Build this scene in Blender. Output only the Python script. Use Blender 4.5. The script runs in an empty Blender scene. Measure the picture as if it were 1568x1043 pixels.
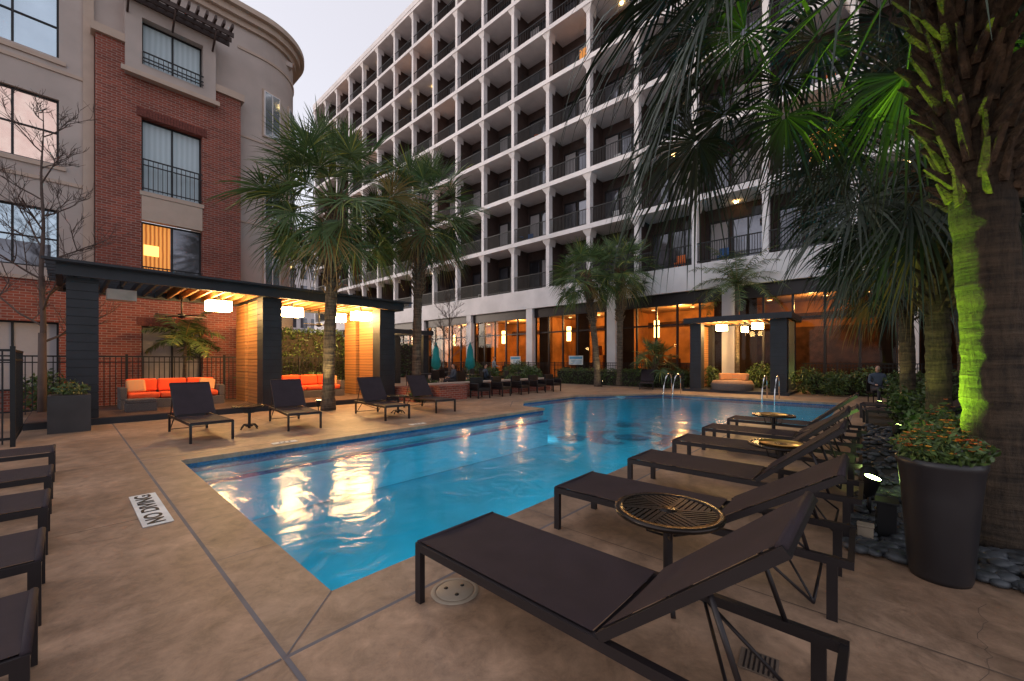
import bpy, bmesh, math, random
from mathutils import Vector, Matrix
R=random.Random(7)
sc=bpy.context.scene
# ------------------------------------------------------------ materials
def nt(name):
    m=bpy.data.materials.new(name); m.use_nodes=True
    n=m.node_tree.nodes; l=m.node_tree.links
    return m,n,l,n['Principled BSDF']
def pm(name,col,rough=.6,metal=0,var=.15,vs=3.0,bump=0,bs=40,spec=.5,trans=0):
    m,n,l,p=nt(name)
    p.inputs['Roughness'].default_value=rough; p.inputs['Metallic'].default_value=metal
    p.inputs['Specular IOR Level'].default_value=spec
    tc=n.new('ShaderNodeTexCoord')
    t=n.new('ShaderNodeTexNoise'); t.inputs['Scale'].default_value=vs; t.inputs['Detail'].default_value=6
    l.new(tc.outputs['Object'],t.inputs['Vector'])
    mx=n.new('ShaderNodeMix'); mx.data_type='RGBA'
    a=[c*(1-var) for c in col]+[1]; b=[min(1,c*(1+var)) for c in col]+[1]
    mx.inputs[6].default_value=a; mx.inputs[7].default_value=b
    r=n.new('ShaderNodeMapRange'); r.inputs[1].default_value=.35; r.inputs[2].default_value=.65
    l.new(t.outputs['Fac'],r.inputs[0]); l.new(r.outputs[0],mx.inputs[0]); l.new(mx.outputs[2],p.inputs['Base Color'])
    if bump:
        t2=n.new('ShaderNodeTexNoise'); t2.inputs['Scale'].default_value=bs; t2.inputs['Detail'].default_value=4
        l.new(tc.outputs['Object'],t2.inputs['Vector'])
        bp=n.new('ShaderNodeBump'); bp.inputs['Strength'].default_value=bump; bp.inputs['Distance'].default_value=.02
        l.new(t2.outputs['Fac'],bp.inputs['Height']); l.new(bp.outputs[0],p.inputs['Normal'])
    return m
def em(name,col,s):
    m,n,l,p=nt(name); p.inputs['Base Color'].default_value=(*col,1)
    p.inputs['Emission Color'].default_value=(*col,1); p.inputs['Emission Strength'].default_value=s
    return m
def leafmat(name,c1,c2,rough=.45,tl=.2,c3=None):
    m,n,l,p=nt(name)
    p.inputs['Roughness'].default_value=rough
    g=n.new('ShaderNodeNewGeometry')
    mx=n.new('ShaderNodeValToRGB'); e=mx.color_ramp.elements
    e[0].color=(*c1,1); e[1].color=(*c2,1)
    if c3: e[1].position=.9; q=mx.color_ramp.elements.new(.97); q.color=(*c3,1)
    l.new(g.outputs['Random Per Island'],mx.inputs[0])
    l.new(mx.outputs[0],p.inputs['Base Color'])
    if tl:
        out=n['Material Output']
        tr=n.new('ShaderNodeBsdfTranslucent'); l.new(mx.outputs[0],tr.inputs[0])
        ms=n.new('ShaderNodeMixShader'); ms.inputs[0].default_value=tl
        l.new(p.outputs[0],ms.inputs[1]); l.new(tr.outputs[0],ms.inputs[2]); l.new(ms.outputs[0],out.inputs[0])
    return m
def barkmat(name,c1,c2):
    m,n,l,p=nt(name); tc=n.new('ShaderNodeTexCoord'); mp=n.new('ShaderNodeMapping'); l.new(tc.outputs['Object'],mp.inputs[0]); mp.inputs['Scale'].default_value=(14,14,3)
    t=n.new('ShaderNodeTexNoise'); t.inputs['Scale'].default_value=1.6; t.inputs['Detail'].default_value=8; t.inputs['Roughness'].default_value=.7; l.new(mp.outputs[0],t.inputs['Vector'])
    mp2=n.new('ShaderNodeMapping'); l.new(tc.outputs['Object'],mp2.inputs[0]); mp2.inputs['Scale'].default_value=(2.5,2.5,22)
    t2=n.new('ShaderNodeTexNoise'); t2.inputs['Scale'].default_value=1; t2.inputs['Detail'].default_value=5; l.new(mp2.outputs[0],t2.inputs['Vector'])
    ad=n.new('ShaderNodeMath'); l.new(t.outputs[0],ad.inputs[0]); l.new(t2.outputs[0],ad.inputs[1])
    r=n.new('ShaderNodeMapRange'); r.inputs[1].default_value=.75; r.inputs[2].default_value=1.25; l.new(ad.outputs[0],r.inputs[0])
    mx=n.new('ShaderNodeMix'); mx.data_type='RGBA'; mx.inputs[6].default_value=(*c1,1); mx.inputs[7].default_value=(*c2,1); l.new(r.outputs[0],mx.inputs[0]); l.new(mx.outputs[2],p.inputs['Base Color'])
    bp=n.new('ShaderNodeBump'); bp.inputs['Strength'].default_value=1; bp.inputs['Distance'].default_value=.06; l.new(ad.outputs[0],bp.inputs['Height']); l.new(bp.outputs[0],p.inputs['Normal']); p.inputs['Roughness'].default_value=.9
    return m
def brickmat():
    m,n,l,p=nt('brick'); tc=n.new('ShaderNodeTexCoord'); s=n.new('ShaderNodeSeparateXYZ'); c=n.new('ShaderNodeCombineXYZ')
    a=n.new('ShaderNodeMath'); l.new(tc.outputs['Object'],s.inputs[0]); l.new(s.outputs[0],a.inputs[0]); l.new(s.outputs[1],a.inputs[1])
    l.new(a.outputs[0],c.inputs[0]); l.new(s.outputs[2],c.inputs[1])
    b=n.new('ShaderNodeTexBrick'); b.inputs['Scale'].default_value=1
    b.inputs['Brick Width'].default_value=.22; b.inputs['Row Height'].default_value=.078; b.inputs['Mortar Size'].default_value=.009
    b.inputs['Color1'].default_value=(.33,.075,.045,1); b.inputs['Color2'].default_value=(.19,.045,.03,1); b.inputs['Mortar'].default_value=(.32,.22,.19,1)
    l.new(c.outputs[0],b.inputs['Vector'])
    t=n.new('ShaderNodeTexNoise'); t.inputs['Scale'].default_value=.9; t.inputs['Detail'].default_value=5; l.new(tc.outputs['Object'],t.inputs['Vector'])
    mx=n.new('ShaderNodeMix'); mx.data_type='RGBA'; mx.blend_type='MULTIPLY'; mx.inputs[0].default_value=.5
    r=n.new('ShaderNodeMapRange'); r.inputs[1].default_value=.3; r.inputs[2].default_value=.7; r.inputs[3].default_value=.55; r.inputs[4].default_value=1.2
    l.new(t.outputs[0],r.inputs[0]); l.new(b.outputs[0],mx.inputs[6]); l.new(r.outputs[0],mx.inputs[7]); l.new(mx.outputs[2],p.inputs['Base Color'])
    bp=n.new('ShaderNodeBump'); bp.inputs['Strength'].default_value=.5; bp.inputs['Distance'].default_value=.01; bp.invert=True
    l.new(b.outputs['Fac'],bp.inputs['Height']); l.new(bp.outputs[0],p.inputs['Normal']); p.inputs['Roughness'].default_value=.85
    return m
def deckmat(name,base,dark):
    m,n,l,p=nt(name); tc=n.new('ShaderNodeTexCoord')
    def N(s,d=6,r=.6,ds=0):
        t=n.new('ShaderNodeTexNoise'); t.inputs['Scale'].default_value=s; t.inputs['Detail'].default_value=d; t.inputs['Roughness'].default_value=r; t.inputs['Distortion'].default_value=ds
        l.new(tc.outputs['Object'],t.inputs['Vector']); return t
    a=N(.8,8,.65,1.0); b=N(5,9,.75,.4); c=N(60,3); s4=N(2.3,6,.6,2.0)
    r1=n.new('ShaderNodeMapRange'); r1.inputs[1].default_value=.38; r1.inputs[2].default_value=.62; l.new(a.outputs[0],r1.inputs[0])
    m1=n.new('ShaderNodeMix'); m1.data_type='RGBA'; m1.inputs[6].default_value=(*base,1); m1.inputs[7].default_value=(*dark,1); l.new(r1.outputs[0],m1.inputs[0])
    r2=n.new('ShaderNodeMapRange'); r2.inputs[1].default_value=.32; r2.inputs[2].default_value=.70; r2.inputs[3].default_value=.55; r2.inputs[4].default_value=1.3; l.new(b.outputs[0],r2.inputs[0])
    m2=n.new('ShaderNodeMix'); m2.data_type='RGBA'; m2.blend_type='MULTIPLY'; m2.inputs[0].default_value=1; l.new(m1.outputs[2],m2.inputs[6]); l.new(r2.outputs[0],m2.inputs[7])
    r4=n.new('ShaderNodeMapRange'); r4.inputs[1].default_value=.60; r4.inputs[2].default_value=.72; r4.inputs[3].default_value=1; r4.inputs[4].default_value=.72; l.new(s4.outputs[0],r4.inputs[0])
    m3=n.new('ShaderNodeMix'); m3.data_type='RGBA'; m3.blend_type='MULTIPLY'; m3.inputs[0].default_value=1; l.new(m2.outputs[2],m3.inputs[6]); l.new(r4.outputs[0],m3.inputs[7])
    l.new(m3.outputs[2],p.inputs['Base Color'])
    rr=n.new('ShaderNodeMapRange'); rr.inputs[3].default_value=.34; rr.inputs[4].default_value=.7; l.new(b.outputs[0],rr.inputs[0]); l.new(rr.outputs[0],p.inputs['Roughness'])
    bp=n.new('ShaderNodeBump'); bp.inputs['Strength'].default_value=.25; bp.inputs['Distance'].default_value=.004; l.new(c.outputs[0],bp.inputs['Height']); l.new(bp.outputs[0],p.inputs['Normal'])
    return m
def watermat():
    m,n,l,p=nt('pool_water_mat'); n.remove(p); out=n['Material Output']; tc=n.new('ShaderNodeTexCoord')
    t=n.new('ShaderNodeTexNoise'); t.inputs['Scale'].default_value=2.0; t.inputs['Detail'].default_value=5; t.inputs['Distortion'].default_value=1.0
    l.new(tc.outputs['Object'],t.inputs['Vector'])
    bp=n.new('ShaderNodeBump'); bp.inputs['Strength'].default_value=.42; bp.inputs['Distance'].default_value=.04; l.new(t.outputs[0],bp.inputs['Height'])
    fr=n.new('ShaderNodeFresnel'); fr.inputs[0].default_value=1.40; l.new(bp.outputs[0],fr.inputs[1])
    g=n.new('ShaderNodeBsdfGlossy'); g.inputs['Roughness'].default_value=.15; l.new(bp.outputs[0],g.inputs['Normal'])
    tr=n.new('ShaderNodeBsdfTransparent'); tr.inputs[0].default_value=(.54,.92,.97,1)
    ms=n.new('ShaderNodeMixShader'); l.new(fr.outputs[0],ms.inputs[0]); l.new(tr.outputs[0],ms.inputs[1]); l.new(g.outputs[0],ms.inputs[2]); l.new(ms.outputs[0],out.inputs[0])
    return m
def glassmat():
    m,n,l,p=nt('lobby_glass'); n.remove(p); out=n['Material Output']
    fr=n.new('ShaderNodeFresnel'); fr.inputs[0].default_value=1.3
    g=n.new('ShaderNodeBsdfGlossy'); g.inputs['Roughness'].default_value=.02
    tr=n.new('ShaderNodeBsdfTransparent'); tr.inputs[0].default_value=(.56,.52,.47,1)
    ms=n.new('ShaderNodeMixShader'); l.new(fr.outputs[0],ms.inputs[0]); l.new(tr.outputs[0],ms.inputs[1]); l.new(g.outputs[0],ms.inputs[2]); l.new(ms.outputs[0],out.inputs[0])
    return m
def stripemat(name,c1,c2,scale,axis='X',rough=.8,emis=0):
    m,n,l,p=nt(name); tc=n.new('ShaderNodeTexCoord'); w=n.new('ShaderNodeTexWave'); w.bands_direction=axis; w.inputs['Scale'].default_value=scale; w.inputs['Distortion'].default_value=.8
    l.new(tc.outputs['Object'],w.inputs[0]); mx=n.new('ShaderNodeMix'); mx.data_type='RGBA'; mx.inputs[6].default_value=(*c1,1); mx.inputs[7].default_value=(*c2,1)
    l.new(w.outputs['Fac'],mx.inputs[0]); l.new(mx.outputs[2],p.inputs['Base Color']); p.inputs['Roughness'].default_value=rough
    if emis: l.new(mx.outputs[2],p.inputs['Emission Color']); p.inputs['Emission Strength'].default_value=emis
    return m
BRICK=brickmat()
STUC=pm('stucco',(.47,.40,.37),.9,var=.08,vs=1,bump=.2,bs=60)
STUC2=pm('stucco_trim',(.50,.39,.32),.85,var=.05)
WHITE=pm('white_concrete',(.74,.70,.71),.8,var=.09,vs=.8)
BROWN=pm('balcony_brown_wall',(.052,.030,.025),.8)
BLACK=pm('black_metal',(.012,.012,.014),.5,.3)
BRONZE=pm('bronze_frame',(.022,.017,.019),.42,.3)
TBL=pm('table_bronze',(.030,.022,.018),.25,.6)
AMBER_REFL=pm('amber_reflection_disc',(.75,.48,.12),.28,.9)  # amber lamp reflection on tabletops, put into a metal colour
SLING=pm('sling_fabric',(.032,.021,.027),.7,var=.12,vs=6,bump=.35,bs=500,spec=.3)
GLASS=pm('window_glass',(.50,.60,.68),.06,.75,var=.12,vs=.6)
GLASSD=pm('dark_window_glass',(.13,.13,.15),.06,.6,var=.6,vs=.5)
CURT=stripemat('curtain',(.26,.24,.24),(.42,.39,.40),6,'Y')
BLIND=stripemat('blinds',(.40,.50,.55),(.50,.60,.66),2.2,'X',.4)
LITWIN=stripemat('lit_curtain',(.35,.10,.02),(.9,.36,.08),3,'X',emis=.8)
LITHOT=em('lit_lampshade',(1,.5,.12),2.6)
PINKG=pm('sunset_reflection_glass',(1,.68,.56),.08,.75,var=.1)  # pink sunset reflection put into the glass colour
LOB=glassmat()
SIDING=pm('dark_siding',(.018,.020,.027),.6,var=.2,vs=2)
WOOD=stripemat('cedar_boards',(.36,.17,.06),(.24,.105,.04),3,'Z',.6)
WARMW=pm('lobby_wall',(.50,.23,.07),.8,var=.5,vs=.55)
ORANGE=pm('orange_cushion',(.85,.10,.025),.8,var=.08)
STRIPE=stripemat('striped_cushion',(.70,.25,.08),(.45,.32,.18),12,'X')
WICK=pm('grey_wicker',(.12,.10,.095),.8,var=.3,vs=60,bump=.5,bs=120)
DECK=deckmat('deck_concrete',(.42,.275,.185),(.27,.17,.11))
COPE=deckmat('coping_concrete',(.38,.26,.18),(.27,.18,.125))
JOINT=pm('joint_sealant',(.14,.13,.145),.7)
PLAST=pm('pool_plaster',(.06,.52,.68),.7,var=.12,vs=1.2)
TILE=pm('blue_tile',(.02,.10,.26),.2,var=.4,vs=30)
TILED=pm('mosaic_tile',(.025,.20,.30),.3,var=.6,vs=7)
WATER=watermat()
LAMP=em('lamp_glow',(1,.60,.22),85)
PEND=em('pendant_glow',(1,.62,.22),14)
LAMPOFF=pm('lamp_off',(.6,.55,.5),.6)
POOLL=em('pool_light',(.6,.95,1),115)
TRUNK=barkmat('palm_bark',(.04,.028,.02),(.20,.145,.10))
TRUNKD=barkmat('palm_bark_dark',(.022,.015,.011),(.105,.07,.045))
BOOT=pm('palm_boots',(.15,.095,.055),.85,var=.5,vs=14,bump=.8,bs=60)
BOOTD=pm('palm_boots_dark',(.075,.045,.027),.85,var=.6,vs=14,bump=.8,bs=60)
FRD=leafmat('palm_leaf_lit',(.035,.075,.022),(.12,.18,.055),c3=(.30,.30,.06))  # lit copy of the palm leaf, light put into the colour
FRD2=leafmat('palm_leaf_shaded',(.013,.026,.014),(.036,.056,.027),tl=0)  # shaded copy of the palm leaf, darkness of shade put into the colour
FRDOLD=leafmat('palm_leaf_dry',(.22,.17,.06),(.30,.20,.07))
LEAF=leafmat('shrub_leaf',(.03,.06,.018),(.09,.14,.03),tl=0)
BARK=pm('thin_bark',(.10,.07,.06),.9)
STONE=pm('river_stone',(.045,.05,.058),.45,var=.6,vs=6)
SOIL=pm('soil',(.03,.025,.02),.95)
POT=pm('dark_planter',(.020,.018,.021),.4,var=.15)
CHROME=pm('chrome',(.75,.75,.75),.15,1)
TEAL=pm('teal_canvas',(.01,.27,.30),.8)
SIGNB=pm('sign_blue',(.12,.35,.55),.6); SIGNW=pm('sign_white',(.75,.75,.72),.6)
SKIN=pm('skin',(.50,.28,.2),.6); HAIR=pm('hair',(.03,.02,.015),.7); SHIRT=pm('shirt',(.06,.08,.12),.8); PANTS=pm('trousers',(.04,.04,.05),.8)
LIDM=pm('lid_plastic',(.40,.32,.24),.6)
FLOW=leafmat('flowers',(.60,.03,.03),(.8,.45,.04),tl=0)
GSPOT=em('spot_lens',(.65,1,.25),60)
# ------------------------------------------------------------ mesh builder
class MB:
    def __init__(s): s.v=[];s.f=[];s.m=[];s.s=[];s.mats=[]
    def mi(s,mat):
        if mat not in s.mats: s.mats.append(mat)
        return s.mats.index(mat)
    def face(s,pts,mat,sm=False):
        b=len(s.v); s.v+= [tuple(p) for p in pts]; s.f.append(tuple(range(b,b+len(pts)))); s.m.append(s.mi(mat)); s.s.append(sm)
    def raw(s,vs,fs,mat,sm=False):
        b=len(s.v); s.v+=[tuple(p) for p in vs]; k=s.mi(mat)
        for f in fs: s.f.append(tuple(b+i for i in f)); s.m.append(k); s.s.append(sm)
    def box(s,x0,x1,y0,y1,z0,z1,mat,M=None):
        vs=[Vector((x,y,z)) for z in(z0,z1) for y in(y0,y1) for x in(x0,x1)]
        if M: vs=[M@v for v in vs]
        s.raw(vs,[(0,2,3,1),(4,5,7,6),(0,1,5,4),(2,6,7,3),(0,4,6,2),(1,3,7,5)],mat)
    def tube(s,path,rad,n,mat,cap=True,sm=True):
        path=[Vector(p) for p in path]; 
        if not hasattr(rad,'__len__'): rad=[rad]*len(path)
        vs=[]; N=len(path)
        for i,p in enumerate(path):
            t=(path[min(i+1,N-1)]-path[max(i-1,0)]).normalized()
            up=Vector((0,0,1)) if abs(t.z)<.9 else Vector((1,0,0))
            a=t.cross(up).normalized(); b=t.cross(a)
            for k in range(n):
                th=2*math.pi*k/n; vs.append(p+(a*math.cos(th)+b*math.sin(th))*rad[i])
        fs=[(i*n+k,i*n+(k+1)%n,(i+1)*n+(k+1)%n,(i+1)*n+k) for i in range(N-1) for k in range(n)]
        if cap: fs+= [tuple(range(n))[::-1],tuple((N-1)*n+k for k in range(n))]
        s.raw(vs,fs,mat,sm)
    def lathe(s,prof,n,mat,c=(0,0)):
        vs=[(c[0]+r*math.cos(2*math.pi*k/n),c[1]+r*math.sin(2*math.pi*k/n),z) for r,z in prof for k in range(n)]
        fs=[(i*n+k,i*n+(k+1)%n,(i+1)*n+(k+1)%n,(i+1)*n+k) for i in range(len(prof)-1) for k in range(n)]
        s.raw(vs,fs,mat,True)
    def mesh(s,name,off=Vector((0,0,0))):
        me=bpy.data.meshes.new(name); me.from_pydata([tuple(Vector(v)-off) for v in s.v],[],s.f)
        for m in s.mats: me.materials.append(m)
        me.polygons.foreach_set('material_index',s.m); me.polygons.foreach_set('use_smooth',s.s); me.update(); return me
    def obj(s,name,parent=None,world=True,bevel=0):
        off=parent.location.copy() if (parent and world) else Vector((0,0,0))
        o=bpy.data.objects.new(name,s.mesh(name,off)); sc.collection.objects.link(o)
        if parent: o.parent=parent
        if bevel:
            b=o.modifiers.new('b','BEVEL'); b.width=bevel; b.segments=3
        return o
def grp(name,loc=(0,0,0),rz=0):
    e=bpy.data.objects.new(name,None); e.location=loc; e.rotation_euler=(0,0,rz); e.empty_display_size=.2; sc.collection.objects.link(e); return e
def inst(me,name,parent):
    o=bpy.data.objects.new(name,me); sc.collection.objects.link(o); o.parent=parent; return o
# ------------------------------------------------------------ ground + pool
PP=[(1.09,2.51),(10.6,2.51),(10.6,.8),(17.8,.8),(17.8,7.0),(14.3,9.3),(10.9,9.3),(9.82,8.4),(9.82,7.55),(1.09,7.55)]
def offs(P,d):
    out=[];n=len(P)
    for i in range(n):
        a=Vector(P[i-1]);b=Vector(P[i]);c=Vector(P[(i+1)%n])
        e1=(b-a).normalized();e2=(c-b).normalized()
        n1=Vector((e1.y,-e1.x));n2=Vector((e2.y,-e2.x))
        m=(n1+n2); k=d*2/ (m.length_squared) 
        out.append(tuple(b+m*k))
    return out
def ring(mb,A,B,za,zb,mat):
    n=len(A)
    for i in range(n):
        j=(i+1)%n; mb.face([(*A[i],za),(*A[j],za),(*B[j],zb),(*B[i],zb)],mat)
O1=offs(PP,.36);O2=offs(PP,.385);IN=offs(PP,-.03)
bm=bmesh.new(); L=[]
for P in([(-500,-500),(600,-500),(600,600),(-500,600)],O2):
    vs=[bm.verts.new((x,y,0)) for x,y in P]
    for i in range(len(vs)): L.append(bm.edges.new((vs[i],vs[(i+1)%len(vs)])))
bmesh.ops.triangle_fill(bm,edges=L,use_beauty=True)
for f in bm.faces:
    f.normal_update()
    if f.normal.z<0: f.normal_flip()
me=bpy.data.meshes.new('ground'); bm.to_mesh(me); me.materials.append(DECK); g=bpy.data.objects.new('ground',me); sc.collection.objects.link(g)
pool=grp('swimming_pool',(1.09,2.51,0))
mb=MB(); ring(mb,IN,O1,0,0,COPE); ring(mb,IN,IN,-.07,0,COPE); ring(mb,PP,IN,-.07,-.07,COPE); mb.obj('coping',pool)
mb=MB(); ring(mb,O1,O2,0,0,JOINT)
n=len(PP)
for i in range(n):
    a=Vector(IN[i]);b=Vector(IN[(i+1)%n]);c=Vector(O1[i]); e=(b-a); Ln=e.length; e.normalize(); nn=Vector((e.y,-e.x))
    k=max(1,round(Ln/.92))
    for q in range(1,k):
        p=a+e*(Ln*q/k); w=.003
        mb.face([(*(p-e*w),.003),(*(p+nn*.385-e*w),.003),(*(p+nn*.385+e*w),.003),(*(p+e*w),.003)],JOINT)
    dd=(c-a).normalized(); s_=Vector((dd.y,-dd.x))*.004
    mb.face([(*(a-s_),.003),(*(a+s_),.003),(*(c+s_),.003),(*(c-s_),.003)],JOINT)
mb.obj('coping_joints',pool)
mb=MB(); ring(mb,PP,PP,-.07,-.22,TILE); ring(mb,PP,PP,-.22,-1.1,PLAST)
bm=bmesh.new(); vs=[bm.verts.new((x,y,-1.1)) for x,y in PP]; bm.faces.new(vs); bmesh.ops.triangulate(bm,faces=bm.faces[:])
for f in bm.faces: mb.face([v.co.copy() for v in f.verts],PLAST)
bm.free()
mb.box(1.1,1.26,2.52,7.54,-1.09,-.34,PLAST); mb.box(1.265,9.8,7.36,7.54,-1.09,-.34,PLAST)
mb.box(1.235,1.262,2.53,7.30,-.39,-.334,TILE); mb.box(1.27,9.78,7.345,7.375,-.39,-.334,TILE)
mb.obj('basin',pool)
mb=MB()
def annul(cx,cy,r0,r1,z,sx=1,sy=1,a0=0,a1=2*math.pi,n=40):
    for k in range(n):
        a=a0+(a1-a0)*k/n;b=a0+(a1-a0)*(k+1)/n; wv=lambda t:1+.10*math.sin(5*t+cx)
        mb.face([(cx+r0*sx*math.cos(a),cy+r0*sy*math.sin(a),z),(cx+r1*sx*math.cos(a)*wv(a),cy+r1*sy*math.sin(a)*wv(a),z),(cx+r1*sx*math.cos(b)*wv(b),cy+r1*sy*math.sin(b)*wv(b),z),(cx+r0*sx*math.cos(b),cy+r0*sy*math.sin(b),z)],TILED)
annul(12.6,6.0,.0,.6,-1.094); annul(12.6,6.0,.95,1.5,-1.094,a0=.9,a1=3.4); annul(12.6,6.0,.95,1.5,-1.094,a0=4.2,a1=6.3)
annul(14.8,5.0,.0,.7,-1.094,sy=.7); annul(11.2,7.4,.0,.45,-1.094,sx=1.5); annul(15.0,7.3,.0,.5,-1.094,sx=1.4); annul(14.9,3.2,.3,.8,-1.094,a0=0,a1=4)
mb.obj('floor_mosaic',pool)
bm=bmesh.new(); vs=[bm.verts.new((x-1.09,y-2.51,-.10)) for x,y in offs(PP,-.001)]; bm.faces.new(vs); bmesh.ops.triangulate(bm,faces=bm.faces[:])
me=bpy.data.meshes.new('water'); bm.to_mesh(me); me.materials.append(WATER); o=inst(me,'water',pool)
mb=MB()
def disc(mb,c,ax,r,mat,n=16):
    ax=Vector(ax); a=ax.orthogonal().normalized(); b=ax.cross(a)
    mb.face([Vector(c)+(a*math.cos(2*math.pi*k/n)+b*math.sin(2*math.pi*k/n))*r for k in range(n)],mat)
for x in(2.6,5.0,7.4,9.6): disc(mb,(x,2.53,-.6),(0,1,0),.13,POOLL)
for x in(12,15.5): disc(mb,(x,.82,-.6),(0,1,0),.13,POOLL)
disc(mb,(9.84,8.0,-.5),(1,0,0),.13,POOLL)
mb.obj('pool_lights',pool)
mb=MB()
def strip(x0,y0,x1,y1,w=.005,z=.003,mat=JOINT):
    a=Vector((x0,y0));b=Vector((x1,y1));d=(b-a).normalized();s=Vector((d.y,-d.x))*w
    mb.face([(*(a-s),z),(*(a+s),z),(*(b+s),z),(*(b-s),z)],mat)
strip(.718,2.12,.718,-6,.012); strip(.70,2.138,-8,2.138,.007); strip(.718,7.94,.718,13.05,.012)
DJ=pm('saw_cut',(.14,.10,.075),.9)
for y in(-1.2,5.0,7.94): strip(-8,y,.70,y,.004,.003,DJ)
for x in(2.9,6.4,9.9,13.4,17): strip(x,2.12 if x<10 else .41,x,.13 if x>4 else -1,.004,.003,DJ)
for x in(3.2,7.0): strip(x,7.94,x,13.05,.004,.003,DJ)
strip(-3.2,-6,-3.2,13,.004,.0036,DJ); strip(4.6,10.2,12,10.2,.004,.0036,DJ)
for sx,sy,st_,dx,dy in((2.75,-.35,18,.055,0),(3.1,-.3,10,-.01,-.06),(-.9,3.1,14,.05,.03)):
    p=Vector((sx,sy))
    for k in range(st_):
        q=p+Vector((dx+R.uniform(-.02,.02),dy+R.uniform(-.03,.03))); strip(p.x,p.y,q.x,q.y,.0012,.0042,DJ); p=q
mb.obj('pavement_joints')
e=grp('no_diving_sign',(.55,5.28,.004)); mb=MB(); mb.box(-.105,.105,-.58,.58,0,.006,SIGNW); mb.obj('panel',e,False)
cu=bpy.data.curves.new('lettering','FONT'); cu.body='NO DIVING'; cu.size=.21; cu.align_x='CENTER'; cu.align_y='CENTER'; cu.extrude=.001; cu.offset=.004
cu.materials.append(BLACK); t=bpy.data.objects.new('lettering',cu); sc.collection.objects.link(t); t.parent=e; t.location=(0,0,.0085); t.rotation_euler=(0,0,math.pi/2); t.scale=(.98,.85,1)
def flatlabel(x,y,txt,rz,s=.12):
    e=grp('depth_marker',(x,y,.004)); e.rotation_euler[2]=rz; mb=MB(); mb.box(-.2,.2,-.07,.07,0,.005,SIGNW); mb.obj('panel',e,False)
    cu=bpy.data.curves.new('lettering','FONT'); cu.body=txt; cu.size=s; cu.align_x='CENTER'; cu.align_y='CENTER'; cu.extrude=.001
    cu.materials.append(BLACK); t=bpy.data.objects.new('lettering',cu); sc.collection.objects.link(t); t.parent=e; t.location=(0,0,.0075)
flatlabel(5.4,7.78,'3 FT',math.pi); flatlabel(2.6,7.78,'3 FT',math.pi); flatlabel(4.0,2.3,'4 FT',0); flatlabel(14,.55,'5 FT',0)
e=grp('skimmer_lid',(1.64,1.96,0)); mb=MB(); mb.lathe([(0,.012),(.11,.012),(.118,.006)],32,LIDM); mb.lathe([(.122,.007),(.14,.010),(.15,.002)],32,LIDM)
for a in(0,2.1,4.2): mb.lathe([(0,.016),(.012,.016),(.014,.011)],10,BLACK,(.06*math.cos(a),.06*math.sin(a)))
mb.obj('lid',e,False)
e=grp('floor_drain',(2.22,.41,0),.1); mb=MB(); mb.box(-.08,.08,-.08,.08,.001,.004,DJ)
for k in range(7): mb.box(-.07,.07,-.068+k*.02,-.06+k*.02,.0042,.0062,BRONZE)
mb.obj('grate',e,False)
# ------------------------------------------------------------ loungers
def make_chaise(ang):
    f=MB();W=.66
    for x in(0,W-.035):
        f.box(x,x+.035,0,1.98,.31,.355,BRONZE)
        f.box(x,x+.035,.0,.05,0,.31,BRONZE)
        f.box(x,x+.035,1.86,1.91,0,.31,BRONZE)
    f.box(.035,W-.035,.0,.03,.315,.35,BRONZE); f.box(.035,W-.035,1.95,1.98,.315,.35,BRONZE); f.box(.035,W-.035,1.20,1.235,.30,.34,BRONZE)
    A=math.radians(ang); c,s_=math.cos(A),math.sin(A); L=.82
    M=Matrix.Translation((0,1.25,.36))@Matrix.Rotation(A,4,'X')
    for x in(.0,W-.035): f.box(x,x+.035,0,L,-.02,.018,BRONZE,M)
    f.box(.035,W-.035,L-.03,L,-.018,.016,BRONZE,M)
    top=M@Vector((0,.52,-.02))
    for x in(.02,W-.02):
        f.tube([(x,top.y,top.z),(x,1.78,.33)],.011,6,BRONZE); f.tube([(x,1.45,.32),(x,1.80,.06)],.009,6,BRONZE)
    f.tube([(.02,1.80,.06),(W-.02,1.80,.06)],.009,6,BRONZE)
    f.tube([(.02,1.45,.31),(W-.02,1.80,.07)],.008,6,BRONZE)
    g=MB(); ny=10
    def surf(M2,y0,y1,z):
        P=[]
        for j in range(ny+1):
            for i in range(7):
                u=i/6;v=j/ny; P.append(M2@Vector((.02+u*(W-.04),y0+(y1-y0)*v,z-.018*math.sin(math.pi*u)*(.4+.6*math.sin(math.pi*v)))))
        g.raw(P,[(j*7+i,j*7+i+1,(j+1)*7+i+1,(j+1)*7+i) for j in range(ny) for i in range(6)],SLING,True)
    surf(Matrix(),.012,1.21,.362); surf(M,.03,L-.01,.024)
    g.tube([(.015,.012,.352),(W-.015,.012,.352)],.016,8,SLING); q=M@Vector((0,L-.01,.012)); g.tube([(.015,q.y,q.z),(W-.015,q.y,q.z)],.018,8,SLING)
    return f.mesh('frame'),g.mesh('sling')
C40=make_chaise(41);C55=make_chaise(50);C0=make_chaise(4);C36=make_chaise(33)
def chaise(x,y,rz,T):
    e=grp('chaise_lounge',(x,y,0),rz); inst(T[0],'frame',e); inst(T[1],'sling',e)
for k,x in enumerate([1.41,2.83,4.2,5.6,6.95,8.35]): chaise(x+.66,2.07+R.uniform(-.03,.04),math.pi+R.uniform(-.02,.02),[C40,C36,C40,C40,C36,C40][k])
chaise(12.6,.2,math.pi+.1,C40); chaise(14.2,.2,math.pi-.1,C40)
for x,y,r in[(1.44,8.85,.02),(3.05,8.95,-.12),(5.15,8.75,-.1),(6.85,9.0,-.1)]: chaise(x,y,r,C55)
for y in(7.95,6.45,5.25,4.05,3.0): chaise(-.09,y-.66,math.pi/2,C0)
chaise(19.4,8.8,-1.2,C55); 
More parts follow.
